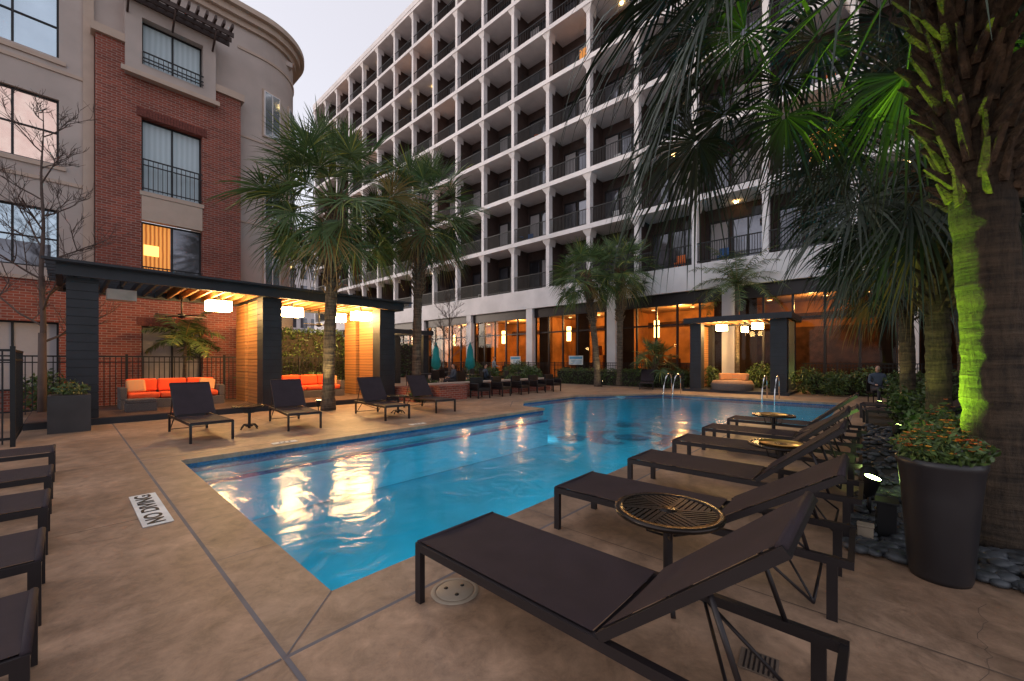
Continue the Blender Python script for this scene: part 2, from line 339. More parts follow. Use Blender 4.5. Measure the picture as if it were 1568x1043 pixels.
def table(x,y,h=.52,r=.31,amber_disc=False):
    e=grp('side_table',(x,y,0)); t=MB()
    t.lathe([(r-.045,h-.002),(r-.045,h),(r,h),(r+.006,h-.01),(r,h-.025),(r-.03,h-.022),(r-.045,h-.012)],40,TBL)
    t.lathe([(0,h),(.055,h),(.06,h-.012),(0,h-.014)],20,TBL)
    if amber_disc: t.lathe([(.06,h+.003),(.20,h+.003),(.21,h+.014)],30,AMBER_REFL)  # added disc, stands in for warm lamplight reflected in the top
    for q in range(6):
        a0=q*math.pi/3
        M=Matrix.Rotation(a0,4,'Z'); t.box(.05,r-.03,-.014,.014,h-.013,h-.001,TBL,M)
        for k in range(1,8):
            d=.036*k
            ln=math.sqrt(max(.0004,(r-.035)**2-(d*math.sin(math.pi/3))**2))-d*math.cos(math.pi/3)
            if ln<.02: continue
            M2=M@Matrix.Translation((d,0,0))@Matrix.Rotation(math.pi/3,4,'Z')
            t.box(0,ln,-.0105,.0105,h-.012,h-.002,TBL,M2)
    t.lathe([(.028,.02),(.028,h-.014)],14,BRONZE); t.lathe([(.03,.12),(.07,.09),(.075,.06),(.03,.05)],14,BRONZE)
    for q in range(4):
        a=q*math.pi/2+.5; c,s_=math.cos(a),math.sin(a)
        t.tube([(c*.03,s_*.03,.10),(c*.14,s_*.14,.09),(c*.21,s_*.21,.015)],.014,8,BRONZE)
        t.tube([(c*.03,s_*.03,h-.16),(c*.12,s_*.12,h-.14),(c*.15,s_*.15,h-.02)],.008,6,BRONZE)
    t.obj('table',e,False)
for x,y in[(2.45,.93),(5.2,.75),(7.95,1.25),(2.62,9.9),(6.1,9.7)]: table(x,y,.55 if y<5 else .5,amber_disc=(x in(5.2,7.95)))
# ------------------------------------------------------------ lamps / cabanas
def sidingbox(mb,x0,x1,y0,y1,z0,z1,mat,st=.19):
    mb.box(x0+.015,x1-.015,y0+.015,y1-.015,z0,z1,BLACK); z=z0
    while z<z1-.02:
        mb.box(x0,x1,y0,y1,z+.006,min(z+st-.006,z1-.001),mat); z+=st
def drum(mb,x,y,z,mat,w=.27,h=.13):
    mb.box(x-w,x+w,y-w*.8,y+w*.8,z-h,z+h,mat); mb.box(x-.03,x+.03,y-.03,y+.03,z+h+.002,z+h+.3,BLACK)
def sofa(name,x,y,w,rz,cm,pil):
    e=grp(name,(x,y,.15),rz); b=MB(); b.box(0,w,0,.85,.0,.26,WICK); b.box(0,.14,0,.85,.262,.58,WICK); b.box(w-.14,w,0,.85,.262,.58,WICK); b.box(.142,w-.142,.73,.85,.262,.66,WICK); b.obj('wicker_base',e,False,.02)
    c=MB(); k=3 if w>1.8 else 2; cw=(w-.3)/k
    for i in range(k):
        c.box(.15+i*cw,.15+(i+1)*cw-.01,.0,.58,.27,.43,cm); c.box(.15+i*cw,.15+(i+1)*cw-.01,.58,.72,.44,.80,cm,Matrix.Rotation(-.0,4,'X'))
    c.obj('cushions',e,False,.05)
    p=MB()
    for px in pil:
        M=Matrix.Translation((px,.47,.60))@Matrix.Rotation(-.35,4,'X')@Matrix.Rotation(R.uniform(-.2,.2),4,'Y'); p.box(-.2,.2,-.06,.06,-.18,.18,STRIPE,M)
    p.obj('pillows',e,False,.05)
cab=grp('cabana',(0,13.1,0)); mb=MB(); DB=pm('deck_board',(.11,.065,.05),.5)
mb.box(-.6,8.3,13.1,16.2,.0,.14,SIDING); mb.obj('deck_base',cab); mb=MB()
for k in range(22): mb.box(-.58,8.28,13.105+k*.14,13.105+k*.14+.13,.143,.158,DB)
mb.obj('deck_boards',cab); mb=MB()
sidingbox(mb,0,.5,13.1,13.6,.16,3.3,SIDING); sidingbox(mb,3.8,4.3,13.1,13.6,.16,3.3,SIDING); sidingbox(mb,7.5,8.1,13.1,13.6,.16,3.3,SIDING)
sidingbox(mb,0,.35,15.7,16.05,.16,3.3,SIDING); mb.obj('columns',cab); mb=MB()
sidingbox(mb,3.80,4.0,13.605,14.5,.16,3.25,WOOD); sidingbox(mb,3.80,4.0,14.8,15.8,.16,3.25,WOOD); sidingbox(mb,7.5,7.7,13.605,14.6,.16,3.25,WOOD); sidingbox(mb,7.5,7.7,14.9,15.8,.16,3.25,WOOD)
mb.obj('cedar_panels',cab); mb=MB()
for y in(12.9,16.0): mb.box(-.15,8.35,y,y+.1,3.3,3.56,SIDING)
for x in(-.15,3.95,8.25): mb.box(x,x+.1,13.0,16.0,3.3,3.56,SIDING)
x=.1
while x<8.2:
    if not 3.8<x<4.1: mb.box(x,x+.05,13.001,15.999,3.34,3.50,SIDING if x<1.8 else WOOD)
    x+=.28
mb.box(1.8,8.24,13.002,15.998,3.505,3.54,WOOD); mb.box(1.8,8.24,13.002,15.998,3.543,3.56,SIDING); mb.box(-.35,8.6,12.7,12.78,3.565,3.62,SIDING)
for k in range(8): mb.box(-.3,8.55,12.85+k*.45,12.91+k*.45,3.563,3.63,SIDING)
mb.obj('pergola_roof',cab)
mb=MB()
for x,y in[(3.0,14.3),(5.0,14.3),(7.1,13.7),(6.75,14.9)]: drum(mb,x,y,3.06,LAMP,.28,.14)
drum(mb,.95,14.3,3.12,LAMPOFF); mb.obj('lamps',cab)
mb=MB()
for x in(2.2,6.0):
    mb.tube([(x,14.6,3.3),(x,14.6,2.75)],.02,6,BLACK); mb.lathe([(0,2.80),(.09,2.78),(.09,2.68),(0,2.65)],12,BLACK,(x,14.6))
    for k in range(4): mb.box(.08,.62,-.06,.06,2.72,2.735,BRONZE,Matrix.Translation((x,14.6,0))@Matrix.Rotation(k*math.pi/2+.4,4,'Z'))
mb.obj('ceiling_fans',cab)
sofa('outdoor_sofa',.95,14.75,2.3,0,ORANGE,[.35,1.95]); sofa('outdoor_sofa',4.9,14.75,2.1,0,ORANGE,[1.8])
e=grp('ottoman',(1.0,13.9,.15)); b=MB(); b.box(0,.6,0,.5,0,.22,WICK); b.box(.01,.59,.01,.49,.222,.32,WICK); b.obj('base',e,False,.02)
cab=grp('cabana',(20.2,3,0)); mb=MB(); mb.box(20,23,2.6,6.9,0,.12,SIDING); mb.obj('deck_base',cab); mb=MB()
sidingbox(mb,20.2,20.7,6.1,6.6,.12,3.25,SIDING); sidingbox(mb,20.2,20.7,2.7,3.3,.12,3.25,SIDING); sidingbox(mb,22.4,22.8,6.2,6.6,.12,3.25,SIDING); sidingbox(mb,22.4,22.8,2.7,3.1,.12,3.25,SIDING)
mb.obj('columns',cab); mb=MB()
sidingbox(mb,20.71,22.39,6.4,6.6,.12,3.2,WOOD); sidingbox(mb,20.71,21.3,3.1,3.3,.12,3.2,WOOD); mb.obj('cedar_panels',cab); mb=MB()
for y in(2.5,6.75): mb.box(20,23,y,y+.1,3.25,3.5,SIDING)
for x in(20,22.9): mb.box(x,x+.1,2.6,6.75,3.25,3.5,SIDING)
for k in range(12): mb.box(20.1,22.9,2.8+k*.33,2.85+k*.33,3.3,3.42,WOOD)
mb.box(20.1,22.9,2.6,6.75,3.43,3.47,SIDING); mb.obj('pergola_roof',cab)
mb=MB(); drum(mb,21.2,5.45,3.05,LAMP,.24); drum(mb,21.2,3.95,3.05,LAMP,.24); drum(mb,22.3,4.7,3.0,LAMP,.15); mb.obj('lamps',cab)
e=grp('daybed',(20.75,4.9,.12)); b=MB(); b.lathe([(.85,0),(.9,.25),(.85,.3),(0,.3)],28,WICK); b.lathe([(.86,.3),(.8,.42),(0,.44)],28,pm('cream_cushion',(.35,.19,.11),.8)); b.obj('base',e,False)
p=MB()
for k in range(5):
    a=(-.9+.45*k); M=Matrix.Translation((.6*math.cos(a),.6*math.sin(a),.58))@Matrix.Rotation(a,4,'Z')@Matrix.Rotation(.2,4,'Y'); p.box(-.07,.07,-.2,.2,-.17,.17,STRIPE,M)
p.obj('pillows',e,False,.05)
cab=grp('pergola',(11.3,20,0)); mb=MB()
for x in(11.3,14.3):
    for y in(20,23): sidingbox(mb,x,x+.35,y,y+.35,0,3.0,SIDING)
mb.box(11.1,14.9,19.8,19.95,3.0,3.25,SIDING); mb.box(11.1,14.9,23.5,23.65,3.0,3.25,SIDING)
for k in range(9): mb.box(11.2+k*.42,11.26+k*.42,19.96,23.49,3.05,3.22,SIDING)
mb.obj('frame',cab); mb=MB(); drum(mb,13,21.6,2.7,LAMP,.14); mb.obj('lamps',cab)
# ------------------------------------------------------------ brick building
def wallgrid(mb,x0,x1,z0,z1,ops,y0,y1,mat):
    xs=sorted({x0,x1,*[o[0] for o in ops],*[o[1] for o in ops]}); 
    for a,b in zip(xs,xs[1:]):
        zz=sorted([(o[2],o[3]) for o in ops if o[0]<=a and o[1]>=b]); z=z0
        for c,d in zz:
            if c>z: mb.box(a,b,y0,y1,z,c,mat)
            z=d
        if z<z1: mb.box(a,b,y0,y1,z,z1,mat)
BB=grp('brick_apartment_building',(0,18,0))
wb=MB(); st=MB(); fr=MB(); gl=MB(); rl=MB()
bay=[(1.645,3.235,.65,2.6),(1.645,3.235,4.0,6.85),(1.645,3.235,7.0,9.4)]
wallgrid(wb,.6,1.3,0,11.55,[],17.7,18.1,BRICK); wallgrid(wb,3.55,4.4,0,11.2,[],17.7,18.1,BRICK)
wallgrid(wb,1.3,3.55,0,10.6,bay,17.7,18.1,BRICK)
SOLD=pm('soldier_brick',(.15,.04,.03),.85,var=.3,vs=20)
for b in bay[:1]+bay[2:]:
    for k in range(24): wb.box(b[0]-.12+k*.077,b[0]-.05+k*.077,17.66,17.698,b[3]+.01,b[3]+.28,SOLD)
st.box(.5,1.25,17.6,18.1,11.55,11.8,STUC2); st.box(3.6,4.5,17.6,18.1,11.2,11.45,STUC2)
st.box(1.645,3.235,17.66,17.9,6.05,6.84,STUC2); st.box(1.6,3.28,17.64,17.698,6.85,6.98,STUC2); st.box(1.6,3.28,17.62,17.698,3.85,3.99,STUC2)
wallgrid(st,1.25,3.6,10.6,13.3,[(1.645,3.235,11.05,12.55)],17.55,18.1,STUC); st.box(1.15,3.7,17.45,17.548,10.6,10.75,STUC2)
lw=[(-1.9,-.14,10.5,12.4),(-1.9,-.14,7.3,9.25),(-1.9,-.14,4.2,5.95),(-5.5,-3.6,4.2,5.95),(-5.5,-3.6,7.3,9.25),(-5.5,-3.6,10.5,12.4)]
wallgrid(st,-14,.6,3.9,15,lw,18.1,18.4,STUC)
lb=[(-1.9,-.14,.6,2.6),(-5.5,-3.6,.6,2.6)]
wallgrid(wb,-14,.6,0,3.8,lb,18.0,18.4,BRICK); st.box(-14,.58,17.93,18.4,3.8,3.9,STUC2)
st.box(.6,4.4,18.1,18.4,9.5,15,STUC); st.box(-14,.598,18.06,18.098,10.05,10.15,STUC2); st.box(-14,.598,18.06,18.098,6.75,6.85,STUC2)
st.box(-2.1,.0,18.05,18.098,10.3,10.42,STUC2); st.box(-2.1,.0,18.05,18.098,7.15,7.27,STUC2); st.box(.35,.58,17.98,18.098,3.9,15,STUC2)
path=[(4.4,18.1),(5.1,18.1)]+[(5.1+1.8*math.sin(a),19.9-1.8*math.cos(a)) for a in [math.pi/2*k/18 for k in range(1,19)]]+[(6.9,40)]
def pathwall(mb,path,o0,o1,z0,z1,mat):
    V=[Vector(p) for p in path]; N=[]
    for i in range(len(V)):
        t=(V[min(i+1,len(V)-1)]-V[max(i-1,0)]).normalized(); N.append(Vector((t.y,-t.x)))
    for i in range(len(V)-1):
        a,b=V[i]+N[i]*o0,V[i+1]+N[i+1]*o0; c,d=V[i+1]+N[i+1]*o1,V[i]+N[i]*o1
        vs=[(*p,z) for z in(z0,z1) for p in(a,b,c,d)]
        mb.raw(vs,[(0,1,2,3),(7,6,5,4),(3,2,6,7),(0,4,5,1)]+([(0,3,7,4)] if i==0 else [])+([(1,5,6,2)] if i==len(V)-2 else []),mat)
pathwall(st,path,-.3,0,0,14.3,STUC)
full=[(.4,18.1)]+path
pathwall(st,full,-.3,.12,14.3,14.5,STUC2); pathwall(st,full,-.3,.28,14.5,14.75,STUC2); pathwall(st,full,-.3,.45,14.75,14.95,STUC2)
pathwall(st,path,.001,.04,13.45,13.55,STUC2); pathwall(st,path,.001,.03,10.1,10.16,STUC2); pathwall(st,path,.001,.03,6.8,6.86,STUC2); pathwall(st,path,.001,.03,3.8,3.95,STUC2)
st.box(-14,6.5,18.5,40,14.0,14.2,STUC)
def win(x0,x1,z0,z1,y,glass,rail=None,nz=1):
    w=.05
    fr.box(x0,x0+w,y,y+.08,z0,z1,BLACK);fr.box(x1-w,x1,y,y+.08,z0,z1,BLACK);fr.box(x0+w,x1-w,y,y+.08,z0,z0+w,BLACK);fr.box(x0+w,x1-w,y,y+.08,z1-w,z1,BLACK)
    xm=(x0+x1)/2; fr.box(xm-.025,xm+.025,y+.002,y+.078,z0+w,z1-w,BLACK)
    for k in range(1,nz): 
        zz=z0+(z1-z0)*k/nz; fr.box(x0+w,xm-.025,y+.004,y+.07,zz-.02,zz+.02,BLACK); fr.box(xm+.025,x1-w,y+.004,y+.07,zz-.02,zz+.02,BLACK)
    gl.box(x0+.01,x1-.01,y+.04,y+.05,z0+.01,z1-.01,glass)
    if rail:
        zt=z0+rail; yr=17.47 if z0>11 else 17.62; rl.box(x0,x1,yr,yr+.03,zt,zt+.04,BLACK); rl.box(x0,x1,yr,yr+.03,z0+.06,z0+.09,BLACK); rl.box(x0,x1,yr,yr+.03,zt-.18,zt-.15,BLACK)
        k=x0+.03
        while k<x1: rl.box(k,k+.018,yr+.005,yr+.023,z0,zt,BLACK); k+=.12
win(1.645,3.235,11.05,12.55,17.8,BLIND,.35);win(1.645,3.235,7.0,9.4,17.9,BLIND,1.0);win(1.645,3.235,4.0,6.04,17.9,GLASSD,.5);win(1.645,3.235,.65,2.6,17.9,CURT)
gl.box(1.70,2.40,17.93,17.938,4.3,5.98,LITWIN); gl.box(1.72,2.1,17.92,17.928,4.95,5.3,LITHOT)
for b in lw[:1]+lw[3:]: win(*b,18.2,GLASS,nz=2)
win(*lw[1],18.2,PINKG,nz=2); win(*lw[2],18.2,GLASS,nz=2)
gl.box(-1.8,-.3,18.22,18.235,4.25,4.9,GLASSD)
for b in lb: win(*b,18.2,CURT)
for a,zs in[(.28,[(10.4,12.3),(7.1,9.0),(4.3,6.1),(1,2.8)]),(.95,[(10.4,12.3),(7.1,9.0),(4.3,6.1)])]:
    for z0,z1 in zs:
        M=Matrix.Translation((5.1,19.9,0))@Matrix.Rotation(a,4,'Z')
        for (q0,q1,y0,y1,zz0,zz1,mt) in[(-.38,.38,-1.83,-1.70,z0,z1,STUC2),(-.33,.33,-1.85,-1.71,z0+.05,z1-.05,WHITE),(-.29,-.02,-1.856,-1.72,z0+.09,z1-.09,GLASS),(.02,.29,-1.856,-1.72,z0+.09,z1-.09,GLASS)]:
            fr.box(q0,q1,y0,y1,zz0,zz1,mt,M)
tr=MB(); BRN=pm('trellis_brown',(.06,.035,.03),.6)
for y in(16.9,17.2,17.48): tr.box(.9,4.0,y,y+.06,12.95,13.1,BRN)
x=1.0
while x<3.95: tr.box(x,x+.06,16.65,17.545,13.103,13.24,BRN); x+=.24
for x in(1.3,2.4,3.5): tr.tube([(x,17.54,12.5),(x,16.95,12.94)],.03,6,BRN)
for a,o in((wb,'brick_walls'),(st,'stucco_walls'),(fr,'window_frames'),(gl,'window_glass'),(rl,'juliet_railings'),(tr,'trellis')): a.obj(o,BB)
# ------------------------------------------------------------ tower
TW=grp('apartment_tower',(24,20,0)); st=MB();br=MB();gl=MB();rl=MB();ms=MB();fu=MB()
ys=[7.54-3.45*9+3.45*k for k in range(25)]; Z0=6.9; FH=3.8; NF=8; YA,YB=ys[0],ys[-1]
st.box(23.7,23.95,YA,YB,5.45,Z0,WHITE); st.box(23.95,29.5,YA,YB,6.3,Z0-.01,WHITE)
for f in range(1,NF+1):
    z=Z0+FH*f; st.box(23.55,26.0,YA,YB,z-.32,z,WHITE); 
st.box(23.5,26.0,YA,YB,Z0+FH*NF+.001,Z0+FH*NF+.55,WHITE)
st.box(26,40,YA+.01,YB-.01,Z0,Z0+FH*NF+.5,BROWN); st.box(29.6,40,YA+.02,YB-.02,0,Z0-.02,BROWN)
FURC=[pm('chair_blue',(.02,.10,.28),.6),pm('chair_orange',(.7,.16,.03),.7),BLACK,WICK,pm('chair_white',(.5,.5,.5),.6)]
for k,y in enumerate(ys):
    for f in range(NF):
        z=Z0+FH*f; zt=z+FH-.32
        st.box(23.78,24.2,y-.14,y+.14,z+.001,zt-.001,WHITE)
        vs=[(23.60,y-.141,zt-.42),(23.60,y+.141,zt-.42),(23.60,y+.36,zt-.002),(23.60,y-.36,zt-.002)]
        vs=[(a+dx,b,c) for dx in(.0,.75) for a,b,c in vs]
        vs=[(a if c>zt-.1 else a+.17,b,c) for a,b,c in vs]
        st.raw(vs,[(0,1,2,3),(7,6,5,4),(0,4,5,1),(1,5,6,2),(2,6,7,3),(3,7,4,0)],WHITE)
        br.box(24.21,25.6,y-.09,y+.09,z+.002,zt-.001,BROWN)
    if k==len(ys)-1: break
    y1=ys[k+1]
    for f in range(NF):
        z=Z0+FH*f; zt=z+FH-.32
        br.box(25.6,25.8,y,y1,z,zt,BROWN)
        r=R.random()
        a,b=y+.35,y+1.9
        gl.box(25.55,25.598,a,b,z+.15,z+2.6,CURT if r<.4 else GLASSD); gl.box(25.55,25.598,b+.2,y1-.35,z+.15,z+2.6,GLASSD if r<.75 else CURT)
        q5=R.random()
        if q5<.13: gl.box(25.53,25.548,a+.1,b-.1,z+.3,z+2.4,LITWIN)
        if q5>.9: br.lathe([(0,zt-.02),(.12,zt-.03),(.1,zt-.12),(0,zt-.14)],10,PEND,(25.0,y+1.6))
        for q in(a,(a+b)/2,b,b+.2,y1-.35): ms.box(25.50,25.549,q-.035,q+.035,z+.1,z+2.65,BLACK)
        ms.box(25.50,25.549,a-.035,y1-.315,z+2.651,z+2.72,BLACK)
        ms.box(24.5,25.4,y+.12,y+.17,z+1.5,z+2.7,BLACK); ms.box(24.45,24.5,y+.1,y+.75,z+2.3,z+2.75,BLACK)
        zr=z+1.12
        for zz in(zr,z+.1): rl.box(23.80,23.85,y+.14,y1-.14,zz,zz+.06,BLACK)
        q=y+.22; dens=.12 if f<5 and k<20 else .24
        while q<y1-.15: rl.box(23.81,23.835,q,q+.03,z+.15,zr,BLACK); q+=dens
        if R.random()<.65 and f<6:
            c=R.choice(FURC); q=R.uniform(y+.6,y1-1); fu.box(24.5,25,q,q+.5,z+.4,z+.45,c); fu.box(24.95,25,q,q+.5,z+.45,z+.95,c)
            for dx in(.02,.44):
                for dy in(.02,.44): fu.box(24.5+dx,24.54+dx,q+dy,q+dy+.04,z,z+.4,c)
            if R.random()<.4: fu.lathe([(.25,z+.7),(.25,z+.72),(0,z+.73)],10,c,(24.6,q+.9))
yc=[12.7+6.9*k for k in range(-5,7)]
lob=MB()
for y in yc: st.box(23.72,24.35,y-.3,y+.3,0,5.448,WHITE)
lob.box(24,29.5,YA,YB,.002,.05,pm('lobby_floor',(.12,.07,.05),.4))
DKW=pm('lobby_dark_panel',(.10,.05,.03),.6,var=.4,spec=.2)
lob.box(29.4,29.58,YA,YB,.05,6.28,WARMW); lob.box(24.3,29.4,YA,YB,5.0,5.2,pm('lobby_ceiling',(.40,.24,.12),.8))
lob.box(29.3,29.39,YA,YB,.06,1.3,DKW); lob.box(29.3,29.39,YA,YB,3.9,4.3,DKW)
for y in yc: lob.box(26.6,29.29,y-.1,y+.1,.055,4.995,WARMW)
for i,y in enumerate(yc[:-1]):
    for j in range(6):
        yy=y+.3+j*(6.3/5); ms.box(24.13,24.27,yy-.05,yy+.05,.05,5.2,BRONZE)
    ms.box(24.16,24.24,y+.3,y+6.6,3.55,3.65,BRONZE); ms.box(24.16,24.24,y+.3,y+6.6,.05,.25,BRONZE); ms.box(24.0,24.28,y+.3,y+6.6,4.75,5.449,BRONZE)
    gl.face([(24.2,y+.3,.25),(24.2,y+6.6,.25),(24.2,y+6.6,4.75),(24.2,y+.3,4.75)][::-1],LOB)
    for j in range(6):
        q=y+.6+R.random()*5.2; lob.box(28.6+j*.02,29.25,q,q+R.uniform(.2,.8),.055,R.uniform(.8,4.5),R.choice([DKW,WOOD,BROWN,BRONZE]))
    for q in (y+1.6,y+3.5,y+5.3):
        lob.box(26.4,26.9,q,q+.5,.4,.5,DKW); lob.box(26.85,26.9,q,q+.5,.501,1.0,DKW); lob.box(26.6,26.7,q+.2,q+.3,.055,.399,DKW)
        lob.lathe([(0,.78),(.4,.78),(.4,.74),(0,.74)],14,DKW,(25.9,q+.4)); lob.lathe([(.04,.055),(.04,.74)],6,DKW,(25.9,q+.4))
    lob.box(24.5,24.6,y+5.7,y+6.5,.06,4.9,BROWN); lob.box(24.5,24.6,y+.35,y+.9,.06,4.9,BROWN)
    if i==5: lob.box(24.65,24.75,y+2.2,y+3.3,.06,4.9,BROWN)
    if i<4: lob.box(28.2,28.3,y+.3,y+6.5,.06,3.4,DKW)
for a,o in((st,'concrete_frame'),(br,'recess_walls'),(gl,'window_glass'),(rl,'balcony_railings'),(ms,'window_frames'),(fu,'balcony_furniture'),(lob,'lobby_interior')): a.obj(o,TW)
lp=MB()
for i,y in enumerate(yc[1:-2]):
    if i>=3: lp.lathe([(0,3.0),(.17,3.0),(.17,4.1),(0,4.1)],16,PEND,(26,y+4.8))
    for q in(1.2,3.0,5.6):
        for xx in(25.4,27.4): lp.lathe([(0,4.96),(.13,4.97)],12,PEND,(xx,y+q))
lp.obj('pendant_lamps',TW)
def ptl(name,loc,col,w,r=.25,par=None):
    l=bpy.data.lights.new(name,'POINT'); l.color=col; l.energy=w; l.shadow_soft_size=r; o=bpy.data.objects.new(name,l); o.location=loc; sc.collection.objects.link(o)
    if par: o.parent=par; o.location=Vector(loc)-par.location
    return o
for y,w in((2.4,170),(9.2,420),(16,480),(23,560),(30,400),(37,200)): ptl('ceiling_light',(26.4,y,4.4),(1,.52,.17),w,.12,TW)
e=grp('distant_building',(33,83,0)); mb=MB(); mb.box(-7,12,0,20,0,27,WHITE)
for f in range(8):
    for k in range(9): mb.box(-6.4+k*2,-5.2+k*2,-.06,-.002,1.5+f*3.2,3.4+f*3.2,GLASSD); mb.box(-7.06,-7.002,.7+k*2,1.9+k*2,1.5+f*3.2,3.4+f*3.2,GLASSD)
mb.obj('facade',e,False)
# ------------------------------------------------------------ fences
def fence(name,x0,y0,x1,y1,h=1.25,z=0):
    a=Vector((x0,y0,0));b=Vector((x1,y1,0));L=(b-a).length; e=grp(name,(x0,y0,z),math.atan2(y1-y0,x1-x0)); m=MB()
    m.box(0,L,-.015,.015,h-.04,h,BLACK); m.box(0,L,-.015,.015,.12,.16,BLACK); m.box(0,L,-.015,.015,h-.2,h-.17,BLACK)
    k=0
    while k<L: m.box(k,k+.02,-.01,.01,.05,h-.002,BLACK); k+=.12
    k=0
    while k<=L: m.box(k-.03,k+.03,-.03,.03,0,h+.05,BLACK); k+=2.4
    m.obj('rails',e,False)
fence('iron_fence',-6,16.4,8,16.4,1.6); fence('iron_fence',-.6,10.8,-.6,13.0,1.65); fence('iron_fence',-6,10.8,-.6,10.8,1.65)
fence('iron_fence',22.9,7.0,22.9,30,1.35); fence('iron_fence',22.9,-6,22.9,2.5,1.35)
# ------------------------------------------------------------ vegetation
def fan(mb,base,az,el,pet,blade,nseg,mat,rr,droop=.5,pr=.016):
    d=Vector((math.cos(az)*math.cos(el),math.sin(az)*math.cos(el),math.sin(el)))
    pts=[Vector(base)]; t=d.copy(); st=5
    for i in range(st):
        pts.append(pts[-1]+t*(pet/st)); t=(t+Vector((0,0,-.11*droop*2))).normalized()
    mb.tube(pts,[pr*1.5,pr*1.2,pr,pr*.9,pr*.8,pr*.7],4,mat,False)
    H=pts[-1]; F=(t+Vector((0,0,-.10))).normalized(); S=F.cross(Vector((0,0,1)))
    if S.length<.05: S=Vector((1,0,0))
    S.normalize(); rollv=rr.uniform(-.7,.7); N=S.cross(F).normalized()
    S=(S*math.cos(rollv)+N*math.sin(rollv)).normalized(); N=S.cross(F).normalized()
    A=math.radians(rr.uniform(110,135)); step=2*A/nseg
    for i in range(nseg):
        a=-A+step*(i+.5)+rr.uniform(-.03,.03); D=(F*math.cos(a)+S*math.sin(a)+N*(.22*abs(math.sin(a)))).normalized()
        L=blade*(.72+.28*math.cos(a*.7))*rr.uniform(.85,1.06); W=D.cross(N).normalized()
        dr=droop*rr.uniform(.45,1.3); tw=rr.uniform(-.8,.8)
        W=(W*math.cos(tw)+N*math.sin(tw))
        segs=[]; side=D.cross(Vector((0,0,1)))*rr.uniform(-.06,.06)
        for sft,wf in((.04,.012),(.36,1.0),(.62,.62),(.84,.3),(1.0,.03)):
            w=wf*step*.31*L*.55 if wf>.02 else .003
            P=H+D*L*sft+side*L*sft*sft; P.z-=dr*L*max(0,sft-.22)**1.9*1.35
            if sft>.8: P-=D*L*(sft-.8)*min(.5,dr*.6)
            segs.append((P-W*w,P+W*w))
        vs=[p for s_ in segs for p in s_]
        mb.raw(vs,[(0,1,3,2),(2,3,5,4),(4,5,7,6),(6,7,9,8)],mat)
def palm(name,x,y,H,r,nf=46,nseg=26,pet=1.15,blade=1.05,seed=1,lean=(0,0),leaf=FRD,emin=-55,boots=(.55,1),dry=.1,dr=(.25,.4),bs=1,bark=None,boot=None,bdens=.022,lp=1.6):
    bark=bark or TRUNK; boot=boot or BOOT
    rr=random.Random(seed); e=grp(name,(x,y,0)); t=MB(); n=int(H/.07); P=[];Q=[]
    for i in range(n+1):
        u=i/n; P.append((lean[0]*u**lp,lean[1]*u**lp,H*u)); Q.append(r*(1.3-.3*min(1,u*9))*rr.uniform(.93,1.05)*(1-.12*u))
    t.tube(P,Q,22,bark)
    top=Vector(P[-1])
    nb=int((boots[1]-boots[0])*H/bdens)
    for i in range(nb):
        v=i/nb; u=boots[0]+(boots[1]-boots[0])*v; a=i*2.4+rr.uniform(-.2,.2)
        c=Vector((lean[0]*u**lp,lean[1]*u**lp,H*u)); d=Vector((math.cos(a),math.sin(a),0)); s_=Vector((-d.y,d.x,0))
        sk=rr.uniform(-.35,.35); s2=(s_+Vector((0,0,sk))).normalized(); sh=s_*sk*.5*r
        k=(r/.18)*(.8+.7*v)*bs
        up=rr.uniform(.14,.34)*k; ou=rr.uniform(.04,.17)*k; z_=Vector((0,0,1))
        p0=c+d*r*.8; w=.042*k*rr.uniform(.7,1.2)
        m1=p0+d*.05+z_*up*.5+sh; m2=p0+d*(ou+.05)+z_*up+sh*2
        vs=[p0-s2*w,p0+s2*w,m1+s2*w*.55,m1-s2*w*.55,m2-s2*w*.35,m2+s2*w*.35,
            p0+d*.05-s2*w*.5-z_*.01,p0+d*.05+s2*w*.5-z_*.01,m2+d*.03-s2*w*.28-z_*up*.06,m2+d*.03+s2*w*.28-z_*up*.06]
        t.raw(vs,[(0,1,7,6),(6,7,9,8),(8,9,5,4),(0,6,8,3),(1,2,9,7),(3,4,8),(2,5,9),(0,3,2,1),(3,4,5,2)],boot)
    t.obj('trunk',e,False)
    c=MB()
    for i in range(nf):
        u=i/nf; el=math.radians(82-(82-emin)*u**.85+rr.uniform(-10,10)); az=i*2.39996+rr.uniform(-.25,.25)
        m=leaf
        if u>1-dry*.6 or rr.random()<dry*.15: m=FRDOLD
        base=top+Vector((math.cos(az)*r*.6,math.sin(az)*r*.6,-.5*u*(r/.18)*.6))
        fan(c,base,az,el,pet*rr.uniform(.75,1.2),blade*rr.uniform(.85,1.1),nseg,m,rr,droop=dr[0]+dr[1]*u)
    c.obj('fronds',e,False)
    return e
palm('palm_tree',5.2,12.0,6.3,.17,64,38,1.5,1.3,3,(.25,.05),dry=.10,emin=-50,dr=(.15,.32))
palm('palm_tree',8.75,12.7,7.0,.17,56,36,1.4,1.25,5,(.15,-.1),dry=.1,emin=-52,dr=(.15,.35))
palm('palm_tree',20.3,11.7,6.4,.18,42,28,1.25,1.2,7,(-.5,.5),dry=.05,emin=-45,dr=(.15,.35))
palm('palm_tree',21.6,11.0,6.8,.18,42,28,1.25,1.2,8,(.1,.0),dry=.05,emin=-45,dr=(.15,.35))
palm('palm_tree',4.96,-.73,5.15,.19,76,50,1.65,1.25,11,(-.36,.38),leaf=FRD2,emin=-10,boots=(.52,1),dry=.0,dr=(.35,.5),bs=1.0,bark=TRUNKD,boot=BOOTD,bdens=.011,lp=2.2)
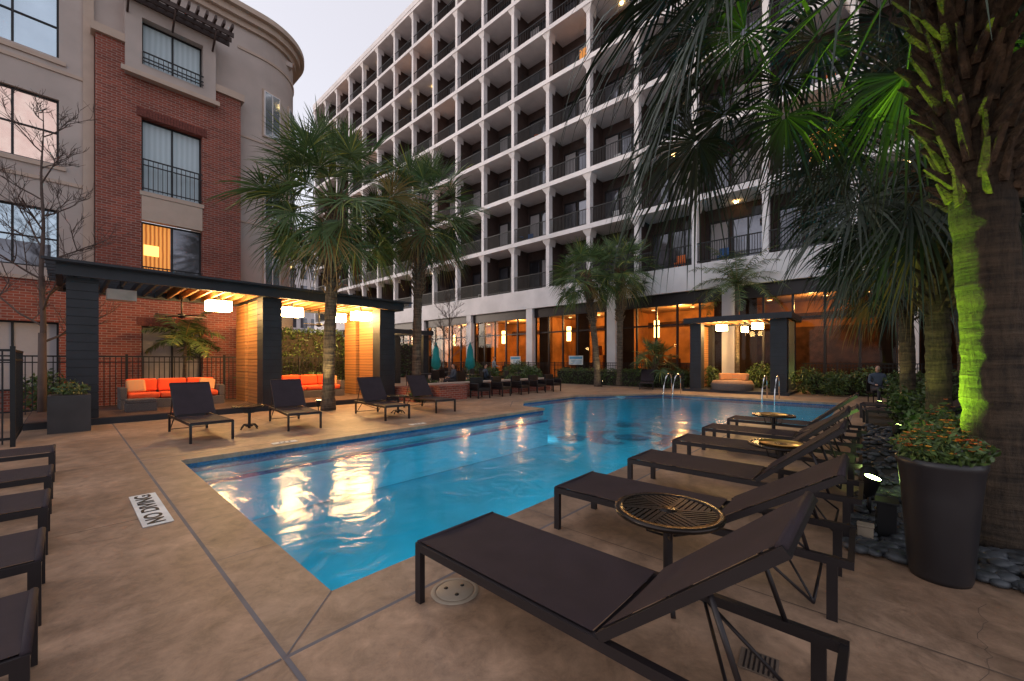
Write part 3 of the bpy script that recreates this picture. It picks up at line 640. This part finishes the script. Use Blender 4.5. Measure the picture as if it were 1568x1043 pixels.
palm('palm_tree',10.2,-.85,4.9,.17,56,36,1.4,1.25,12,(-.3,.1),leaf=FRD2,emin=-50,boots=(.45,1),dry=.05,dr=(.25,.45),bark=TRUNKD,boot=BOOTD)
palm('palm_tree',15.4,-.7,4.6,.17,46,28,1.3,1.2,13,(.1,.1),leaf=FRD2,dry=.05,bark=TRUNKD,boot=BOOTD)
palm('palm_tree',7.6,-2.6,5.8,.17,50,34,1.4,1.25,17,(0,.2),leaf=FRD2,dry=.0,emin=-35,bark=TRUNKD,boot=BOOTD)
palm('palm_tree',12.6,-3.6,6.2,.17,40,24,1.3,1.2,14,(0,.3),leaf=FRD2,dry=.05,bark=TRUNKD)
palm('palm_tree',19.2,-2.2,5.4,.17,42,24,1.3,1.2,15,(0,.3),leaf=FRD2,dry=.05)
palm('fan_palm',21.8,9.0,1.3,.12,22,20,.9,.8,16,(0,0),dry=0,emin=0)
def pinnate(name,x,y,H,seed,L=2.2,nf=16,tr=.1):
    rr=random.Random(seed); e=grp(name,(x,y,0)); t=MB(); t.tube([(0,0,0),(.02,0,H*.5),(.05,.03,H)],[tr*1.3,tr,tr*.8],12,TRUNK); t.obj('trunk',e,False); c=MB()
    for i in range(nf):
        az=i*2.4; el=math.radians(75-85*i/nf); d=Vector((math.cos(az)*math.cos(el),math.sin(az)*math.cos(el),math.sin(el))); p=Vector((.05,.03,H)); pts=[p.copy()]
        for k in range(12):
            p=p+d*(L/12); d=(d+Vector((0,0,-.13))).normalized(); pts.append(p.copy())
            S=d.cross(Vector((0,0,1))).normalized()
            for q in range(3):
                for sg in(-1,1):
                    b=p-d*(L/36*q); l=.5*math.sin(math.pi*(k+1.5)/14)*rr.uniform(.8,1.1); tip=b+(S*sg+d*.5+Vector((0,0,rr.uniform(-.7,.2)))).normalized()*l
                    w=d*.016; mid=(b+tip)/2+Vector((0,0,.03)); c.raw([b-w,b+w,mid-w*1.3,mid+w*1.3,tip],[(0,1,3,2),(2,3,4)],FRD)
        c.tube(pts,[.016]*6+[.008]*7,4,FRDOLD,False)
    c.obj('fronds',e,False)
pinnate('queen_palm',23.0,5.2,5.4,3,2.6,26); pinnate('queen_palm',2.6,16.9,2.2,5,1.2,12,.05)
def leafmass(name,boxes,n,ls,mat=LEAF,seed=1,ell=False,core=True):
    rr=random.Random(seed); m=MB(); tv=sum((b[1]-b[0])*(b[3]-b[2])*(b[5]-b[4]) for b in boxes); e=grp(name,(boxes[0][0],boxes[0][2],0))
    for b in boxes:
        k=int(n*((b[1]-b[0])*(b[3]-b[2])*(b[5]-b[4]))/tv)
        if core: s_=.14; m.box(b[0]+s_,b[1]-s_,b[2]+s_,b[3]-s_,b[4],b[5]-s_,SOIL)
        for i in range(k):
            while True:
                u=[rr.uniform(-1,1) for _ in range(3)]
                if ell:
                    if u[0]**2+u[1]**2+u[2]**2<1 and (not core or u[0]**2+u[1]**2+u[2]**2>.35): break
                elif max(map(abs,u))>.72: break
            c=Vector(((b[0]+b[1])/2+u[0]*(b[1]-b[0])/2,(b[2]+b[3])/2+u[1]*(b[3]-b[2])/2,(b[4]+b[5])/2+u[2]*(b[5]-b[4])/2))+Vector((rr.gauss(0,.04),rr.gauss(0,.04),rr.gauss(0,.05)))
            d=Vector((rr.gauss(0,1),rr.gauss(0,1),rr.gauss(.3,1))).normalized(); w=d.orthogonal().normalized(); w=Matrix.Rotation(rr.uniform(0,6),3,d)@w; l=ls*rr.uniform(.6,1.3)
            m.raw([c-d*l,c+w*l*.4,c+d*l,c-w*l*.4],[(0,1,2,3)],mat)
    m.obj('leaves',e); return e
leafmass('hedge',[(21.4,22.4,7.2,15.5,0,.95)],9000,.06,seed=2)
leafmass('hedge',[(21.8,22.6,-5,2.2,0,.9),(19,20.5,-5,-1.5,0,1.1)],8000,.06,seed=3)
leafmass('hedge',[(4.2,8,16.6,17.4,0,2.7)],9000,.07,seed=4)
leafmass('hedge',[(10,22,31,32.5,0,3),(9,9.8,17,31,0,2.6)],8000,.13,seed=5)
leafmass('hedge',[(6,18,-6,-4.2,0,3.2),(18,26,-9,-7,0,4)],9000,.12,seed=6)
for i,(x,y,s_) in enumerate([(22.2,6.3,.6),(23.3,4.2,.7),(21.9,2.2,.6),(-.3,17.1,.6),(6.4,16.2,.5),(9.6,12.9,.35),(12,13,.4),(14.5,13,.4),(7.2,-1.0,.35),(9.0,-.7,.35),(12.2,-.6,.4),(18.0,-.8,.6),(13.6,-1.2,.5),(21.2,1.2,.55),(22,.2,.6),(8.4,12.0,.3)]):
    leafmass('shrub',[(x-s_,x+s_,y-s_,y+s_,.0,s_*2)],900,.07,seed=20+i,ell=True,core=False)
for i,(x,y,s_) in enumerate([(16.5,13.6,.7),(19,15.5,.6),(20,18,.7),(17,17,.6),(22,19,.8),(22,24,.8)]): leafmass('shrub',[(x-s_,x+s_,y-s_,y+s_,.0,s_*1.8)],1200,.08,seed=50+i,ell=True,core=False)
def bare(name,x,y,H,seed):
    rr=random.Random(seed); e=grp(name,(x,y,0)); m=MB()
    def br_(p,d,L,r,dep):
        pts=[p]; k=4
        for i in range(k): 
            d=(d+Vector((rr.gauss(0,.1),rr.gauss(0,.1),.05))).normalized(); pts.append(pts[-1]+d*L/k)
        m.tube(pts,[r*(1-.4*i/k) for i in range(k+1)],5 if dep<2 else 3,BARK,False)
        if dep>=4: return
        for i in range(4):
            q=pts[rr.randint(1,k)]; dd=(d+Vector((rr.gauss(0,.55),rr.gauss(0,.55),rr.uniform(-.15,.35)))).normalized(); br_(q,dd,L*rr.uniform(.5,.8),max(.0055,r*.55),dep+1)
    N=15
    for i in range(N):
        z=H*(.24+.05*i); a=i*2.4; m.tube([(.02*math.sin(i),.02,z-.3),(.02*math.sin(i+1),.02,z+.3)],[.07-.004*i,.065-.004*i],6,BARK,False)
        br_(Vector((.02*math.sin(i+.5),.02,z)),Vector((math.cos(a),math.sin(a),.6)).normalized(),1.3-.05*i,.030-.0011*i,1)
    m.tube([(0,0,0),(0,.02,H*.27)],[.09,.07],8,BARK)
    m.obj('branches',e,False)
    return e
bare('bare_tree',-.4,15.6,8.0,4); bare('bare_tree',17.5,21.5,6.2,9)
def potfol(e,n,r,z,h,lmin,lmax,seed,fl=.05,sq=False):
    rr=random.Random(seed); m=MB()
    for i in range(n):
        a=rr.uniform(0,6.28);q=r*math.sqrt(rr.random()); hh=rr.random()
        c=Vector((q*math.cos(a)*(1+.3*hh),q*math.sin(a)*(1+.3*hh),z+hh*h*(1.2-q/r*.7))); d=Vector((rr.gauss(0,1),rr.gauss(0,1),rr.gauss(.6,.8))).normalized(); w=d.orthogonal().normalized(); l=rr.uniform(lmin,lmax)
        m.raw([c-d*l,c+w*l*.4,c+d*l,c-w*l*.4],[(0,1,2,3)],LEAF)
    for i in range(int(n*fl)):
        a=rr.uniform(0,6.28);q=r*1.15*math.sqrt(rr.random()); c=Vector((q*math.cos(a),q*math.sin(a),z+h*(1.15-q/r*.6)*rr.uniform(.8,1.15)))
        for k in range(5):
            b=k*1.256+rr.random(); d=Vector((math.cos(b),math.sin(b),.4))*rr.uniform(.016,.026); w=Vector((-d.y,d.x,0))*.5; m.raw([c,c+d*.6+w,c+d,c+d*.6-w],[(0,1,2,3)],FLOW)
    m.obj('foliage',e,False)
e=grp('potted_plant',(3.92,-.33,0)); m=MB(); m.lathe([(0,.0),(.145,0),(.155,.03),(.19,.55),(.208,.74),(.218,.76),(.218,.80),(.20,.80),(.195,.74),(0,.74)],40,POT); m.lathe([(0,.745),(.19,.745)],30,SOIL); m.obj('planter',e,False)
potfol(e,1400,.2,.76,.26,.010,.032,5,.07)
e=grp('potted_plant',(5.6,-.5,0)); m=MB(); m.lathe([(0,.0),(.15,0),(.19,.5),(.21,.66),(.19,.66),(0,.62)],30,POT); m.obj('planter',e,False); potfol(e,900,.2,.64,.35,.02,.05,6,.05)
e=grp('potted_plant',(.1,12.4,0)); m=MB(); m.box(-.35,.25,-.3,.3,0,.75,pm('slate_planter',(.045,.042,.045),.6)); m.box(-.3,.2,-.25,.25,.752,.76,SOIL); m.obj('planter',e,False,.01); potfol(e,400,.22,.76,.28,.02,.05,7,.05)
mb=MB(); mb.face([(4.05,-2.2,.004),(17,-2.2,.004),(17,.12,.004),(4.35,.12,.004)],SOIL); mb.obj('soil')
bm=bmesh.new(); bmesh.ops.create_icosphere(bm,subdivisions=2,radius=1); IV=[v.co.copy() for v in bm.verts]; IF=[tuple(v.index for v in f.verts) for f in bm.faces]; bm.free()
m=MB(); rr=random.Random(9)
for i in range(1700):
    x=4.0+ (rr.random()**1.6)*8; y=rr.uniform(-1.9,.16)
    if (x-3.92)**2+(y+.33)**2<.04 or (x-4.96)**2+(y+.73)**2<.06: continue
    s_=rr.uniform(.025,.058); M=Matrix.Translation((x,y,s_*.45+rr.random()*.02))@Matrix.Rotation(rr.uniform(0,6),4,'Z')@Matrix.Diagonal((s_*rr.uniform(1.1,1.6),s_,s_*.6,1)); m.raw([M@v for v in IV],IF,STONE,True)
m.obj('river_stones')
def spot(x,y,tx,ty,tz,col,w,lens=GSPOT,sz=60):
    e=grp('garden_spotlight',(x,y,0)); m=MB(); m.tube([(0,0,0),(0,0,.2)],.015,8,BLACK); d=(Vector((tx,ty,tz))-Vector((x,y,.26))).normalized()
    c=Vector((0,0,.26)); m.tube([c-d*.10,c-d*.06,c+d*.07,c+d*.09],[.03,.06,.065,.075],14,BLACK); disc(m,c+d*.093,d,.06,lens); m.obj('housing',e,False)
    l=bpy.data.lights.new('spot_beam','SPOT'); l.energy=w;l.color=col;l.spot_size=math.radians(sz);l.spot_blend=.8;l.shadow_soft_size=.05
    o=bpy.data.objects.new('spot_beam',l); sc.collection.objects.link(o); o.parent=e; o.location=c+d*.12; o.rotation_euler=d.to_track_quat('-Z','Y').to_euler()
spot(5.12,.03,4.93,-.50,2.2,(.42,1,.03),900,sz=70); spot(5.5,.05,10,-.8,2.4,(.5,1,.15),100)
spot(9.6,-.3,10.1,-.8,2.2,(.8,1,.2),60); spot(14.9,-.1,15.3,-.6,2.4,(1,.9,.3),60)
WL=em('warm_lens',(1,.85,.45),60)
spot(4.75,11.6,5.3,12.0,4.2,(1,.75,.3),300,WL); spot(8.3,12.2,8.8,12.6,4.5,(1,.78,.35),260,WL); spot(20.9,3.6,22.2,2.2,1.2,(.7,1,.2),160); spot(19.9,11.2,20.3,11.7,3,(1,.8,.4),80,WL)
spot(22.4,4.6,23.2,5.1,5.0,(1,.8,.3),240,WL)
e=grp('outlet_box',(4.55,-.08,0)); m=MB(); m.box(-.08,.08,-.06,.06,0,.28,BLACK); m.box(-.095,.095,-.075,.075,.282,.30,BLACK); m.box(-.05,.05,.062,.07,.1,.22,BRONZE); m.obj('box',e,False,.008)
e=grp('outlet_box',(4.35,.05,0)); m=MB(); m.box(-.05,.05,-.05,.05,0,.11,LIDM); m.box(-.055,.055,-.055,.055,.112,.125,LIDM); m.obj('box',e,False,.008)
# ------------------------------------------------------------ terrace items
e=grp('brick_planter_wall',(9.2,12.2,0)); m=MB(); m.box(9.0,16.5,12.2,12.5,0,.55,BRICK); m.box(8.96,16.54,12.16,12.54,.552,.61,STUC2); m.box(8.2,8.98,12.0,13.4,0,.5,BRICK); m.box(9.0,10.3,11.6,12.15,0,.5,BRICK); m.box(8.97,10.33,11.57,12.155,.502,.56,BRICK); m.obj('wall',e)
def clubchair(x,y,rz):
    e=grp('lounge_chair',(x,y,0),rz); m=MB(); m.box(-.3,.3,-.3,.3,.28,.4,BRONZE); m.box(-.3,.3,.22,.30,.402,.80,BRONZE); m.box(-.32,-.25,-.3,.218,.402,.58,BRONZE); m.box(.25,.32,-.3,.218,.402,.58,BRONZE)
    for a in(-.27,.27):
        for b in(-.27,.27): m.box(a-.025,a+.025,b-.025,b+.025,0,.28,BRONZE)
    m.obj('frame',e,False,.015)
for x in(10.9,12.1,13.3,14.5,15.7): clubchair(x,11.5,R.uniform(-.2,.2))
def dining(x,y):
    e=grp('dining_table',(x,y,0)); m=MB(); m.lathe([(0,.74),(.45,.74),(.45,.77),(0,.77)],24,BRONZE); m.lathe([(.03,0),(.03,.74)],8,BRONZE); m.lathe([(.25,.0),(.25,.03),(0,.05)],16,BRONZE); m.obj('table',e,False)
    for k in range(3):
        a=k*2.1+x; c=grp('dining_chair',(x+.8*math.cos(a),y+.8*math.sin(a),0),a-math.pi/2); m=MB(); m.box(-.22,.22,-.22,.22,.43,.47,BRONZE); m.box(-.22,.22,.19,.22,.472,.92,BRONZE)
        for p in(-.2,.18):
            for q in(-.2,.18): m.box(p,p+.025,q,q+.025,0,.43,BRONZE)
        m.obj('frame',c,False)
for x,y in[(14,15.5),(17.5,15),(13,18),(19.8,20.5),(16,19.5),(20.5,25)]: dining(x,y)
for x,y in[(18.5,24.3),(20.2,22.4)]:
    e=grp('closed_umbrella',(x,y,0)); m=MB(); m.tube([(0,0,0),(0,0,2.9)],.025,8,BRONZE); m.lathe([(.3,0),(.3,.06),(.05,.1)],16,BLACK)
    n=20; prof=[(.14,.8),(.30,1.1),(.26,1.6),(.22,1.7),(.17,2.3),(.03,2.85)]; vs=[(r*(1+.25*(k%2))*math.cos(2*math.pi*k/n),r*(1+.25*(k%2))*math.sin(2*math.pi*k/n),z) for r,z in prof for k in range(n)]
    m.raw(vs,[(i*n+k,i*n+(k+1)%n,(i+1)*n+(k+1)%n,(i+1)*n+k) for i in range(len(prof)-1) for k in range(n)],TEAL,True); m.obj('canopy',e,False)
for y,z,w in((14.8,1.5,.55),(20.2,1.5,.5)):
    e=grp('pool_rules_sign',(22.84,y,z)); m=MB(); m.box(-.03,0,-w,w,-.3,.3,SIGNW); m.box(-.034,-.031,-w+.05,w-.05,.08,.25,SIGNB)
    for k in range(4): m.box(-.034,-.031,-w+.08,w-.12-R.random()*.2,-.02-k*.07,.01-k*.07,SIGNB)
    m.obj('panel',e,False)
for x,y in((17.8,6.6),(17.8,2.9)):
    e=grp('pool_handrail',(x,y,0)); m=MB()
    for dy in(-.2,.2): m.tube([(.55,dy,0),(.55,dy,.6),(.45,dy,.85),(.2,dy,.9),(-.1,dy,.75),(-.35,dy,.35),(-.5,dy,-.3)],.02,10,CHROME)
    m.obj('rails',e,False)
# ------------------------------------------------------------ people
def person(name,x,y,z,rz,sit=True,shirt=SHIRT):
    e=grp(name,(x,y,z),rz)
    def skin(nm,vs,es,rad,mat,root=0):
        me=bpy.data.meshes.new(nm); me.from_pydata(vs,es,[]); me.materials.append(mat); o=inst(me,nm,e)
        o.modifiers.new('s','SKIN'); 
        for i,r in enumerate(rad): me.skin_vertices[0].data[i].radius=(r,r)
        me.skin_vertices[0].data[root].use_root=True
        s=o.modifiers.new('u','SUBSURF'); s.levels=1; s.render_levels=2
    h=.5 if sit else .95
    T=[(0,0,h),(0,.02,h+.25),(0,.03,h+.45),(0,.02,h+.56),(-.19,.02,h+.45),(-.24,-.03,h+.2),(-.16,-.24,h+.14),(.19,.02,h+.45),(.24,-.03,h+.2),(.16,-.24,h+.14)]
    skin('torso',T,[(0,1),(1,2),(2,3),(2,4),(4,5),(5,6),(2,7),(7,8),(8,9)],[.14,.13,.14,.06,.065,.048,.036,.065,.048,.036],shirt)
    if sit: Lg=[(0,0,h-.02),(-.1,-.03,h-.03),(-.13,-.45,h),(-.13,-.42,.08),(-.13,-.56,.03),(.1,-.03,h-.03),(.13,-.45,h),(.13,-.42,.08),(.13,-.56,.03)]
    else: Lg=[(0,0,h-.02),(-.1,0,h-.08),(-.11,-.03,.5),(-.12,.02,.08),(-.12,-.13,.03),(.1,0,h-.08),(.11,-.03,.5),(.12,.02,.08),(.12,-.13,.03)]
    skin('legs',Lg,[(0,1),(1,2),(2,3),(3,4),(0,5),(5,6),(6,7),(7,8)],[.13,.09,.06,.042,.035,.09,.06,.042,.035],PANTS)
    skin('head',[(0,.02,h+.54),(0,.0,h+.62),(0,-.01,h+.70),(0,.0,h+.79),(0,-.1,h+.69)],[(0,1),(1,2),(2,3),(2,4)],[.05,.055,.082,.07,.012],SKIN)
    skin('hair',[(0,.035,h+.70),(0,.02,h+.80)],[(0,1)],[.085,.078],HAIR)
    for s_ in(-1,1):
        vs=[(s_*.16,-.24,h+.14),(s_*.15,-.30,h+.13)]; es=[(0,1)]; rd=[.03,.034]
        for k in range(4): vs.append((s_*(.125+.018*k),-.37+abs(k-1.5)*.008,h+.115)); es.append((1,len(vs)-1)); rd.append(.008)
        vs.append((s_*.11,-.31,h+.14)); es.append((1,len(vs)-1)); rd.append(.009)
        skin('hand',vs,es,rd,SKIN)
def seat(x,y,rz):
    c=grp('dining_chair',(x,y,0),rz); m=MB(); m.box(-.23,.23,-.24,.22,.33,.37,BRONZE); m.box(-.23,.23,.2,.23,.372,.9,BRONZE)
    for p in(-.2,.18):
        for q in(-.2,.18): m.box(p,p+.025,q,q+.025,0,.33,BRONZE)
    m.obj('frame',c,False)
for x,y,rz in[(19.0,-.1,-1.2),(14.8,15.2,1.2),(13.2,15.9,-1.9)]: seat(x,y,rz); person('seated_person',x,y,0,rz)
person('standing_person',18.8,18.5,0,1,False,pm('light_shirt',(.3,.35,.4),.8))
# ------------------------------------------------------------ world, sun, camera
SR=math.radians(-38); SE=math.radians(9)
w=bpy.data.worlds.new('World'); sc.world=w; w.use_nodes=True; n=w.node_tree.nodes; l=w.node_tree.links
sk=n.new('ShaderNodeTexSky'); sk.sky_type='NISHITA'; sk.sun_disc=False; sk.sun_elevation=SE; sk.sun_rotation=SR; sk.dust_density=2.0; sk.ozone_density=2
hs=n.new('ShaderNodeHueSaturation'); hs.inputs['Saturation'].default_value=.45; hs.inputs['Value'].default_value=1.0
ad=n.new('ShaderNodeMix'); ad.data_type='RGBA'; ad.blend_type='ADD'; ad.inputs[0].default_value=1; ad.inputs[7].default_value=(4.55,4.3,4.65,1)  # high thin overcast veil
bg=n['Background']; l.new(sk.outputs[0],hs.inputs['Color']); l.new(hs.outputs[0],ad.inputs[6]); l.new(ad.outputs[2],bg.inputs[0]); bg.inputs[1].default_value=.138
sl=bpy.data.lights.new('sun','SUN'); sl.energy=.5; sl.angle=math.radians(15); sl.color=(1,.76,.58); so=bpy.data.objects.new('sun',sl); sc.collection.objects.link(so)
d=Vector((math.sin(SR)*math.cos(SE),math.cos(SR)*math.cos(SE),math.sin(SE))); so.rotation_euler=(-d).to_track_quat('-Z','Y').to_euler(); so.location=(-10,0,20)
cd=bpy.data.cameras.new('camera'); co=bpy.data.objects.new('camera',cd); sc.collection.objects.link(co); co.location=(0,0,1.45); co.rotation_euler=(math.radians(90),0,math.radians(-48))
cd.sensor_width=36; cd.lens=14.12; cd.shift_y=.020; cd.clip_start=.05; cd.clip_end=2000; sc.camera=co
sc.view_settings.view_transform='Standard'; sc.view_settings.look='None'; sc.view_settings.exposure=0
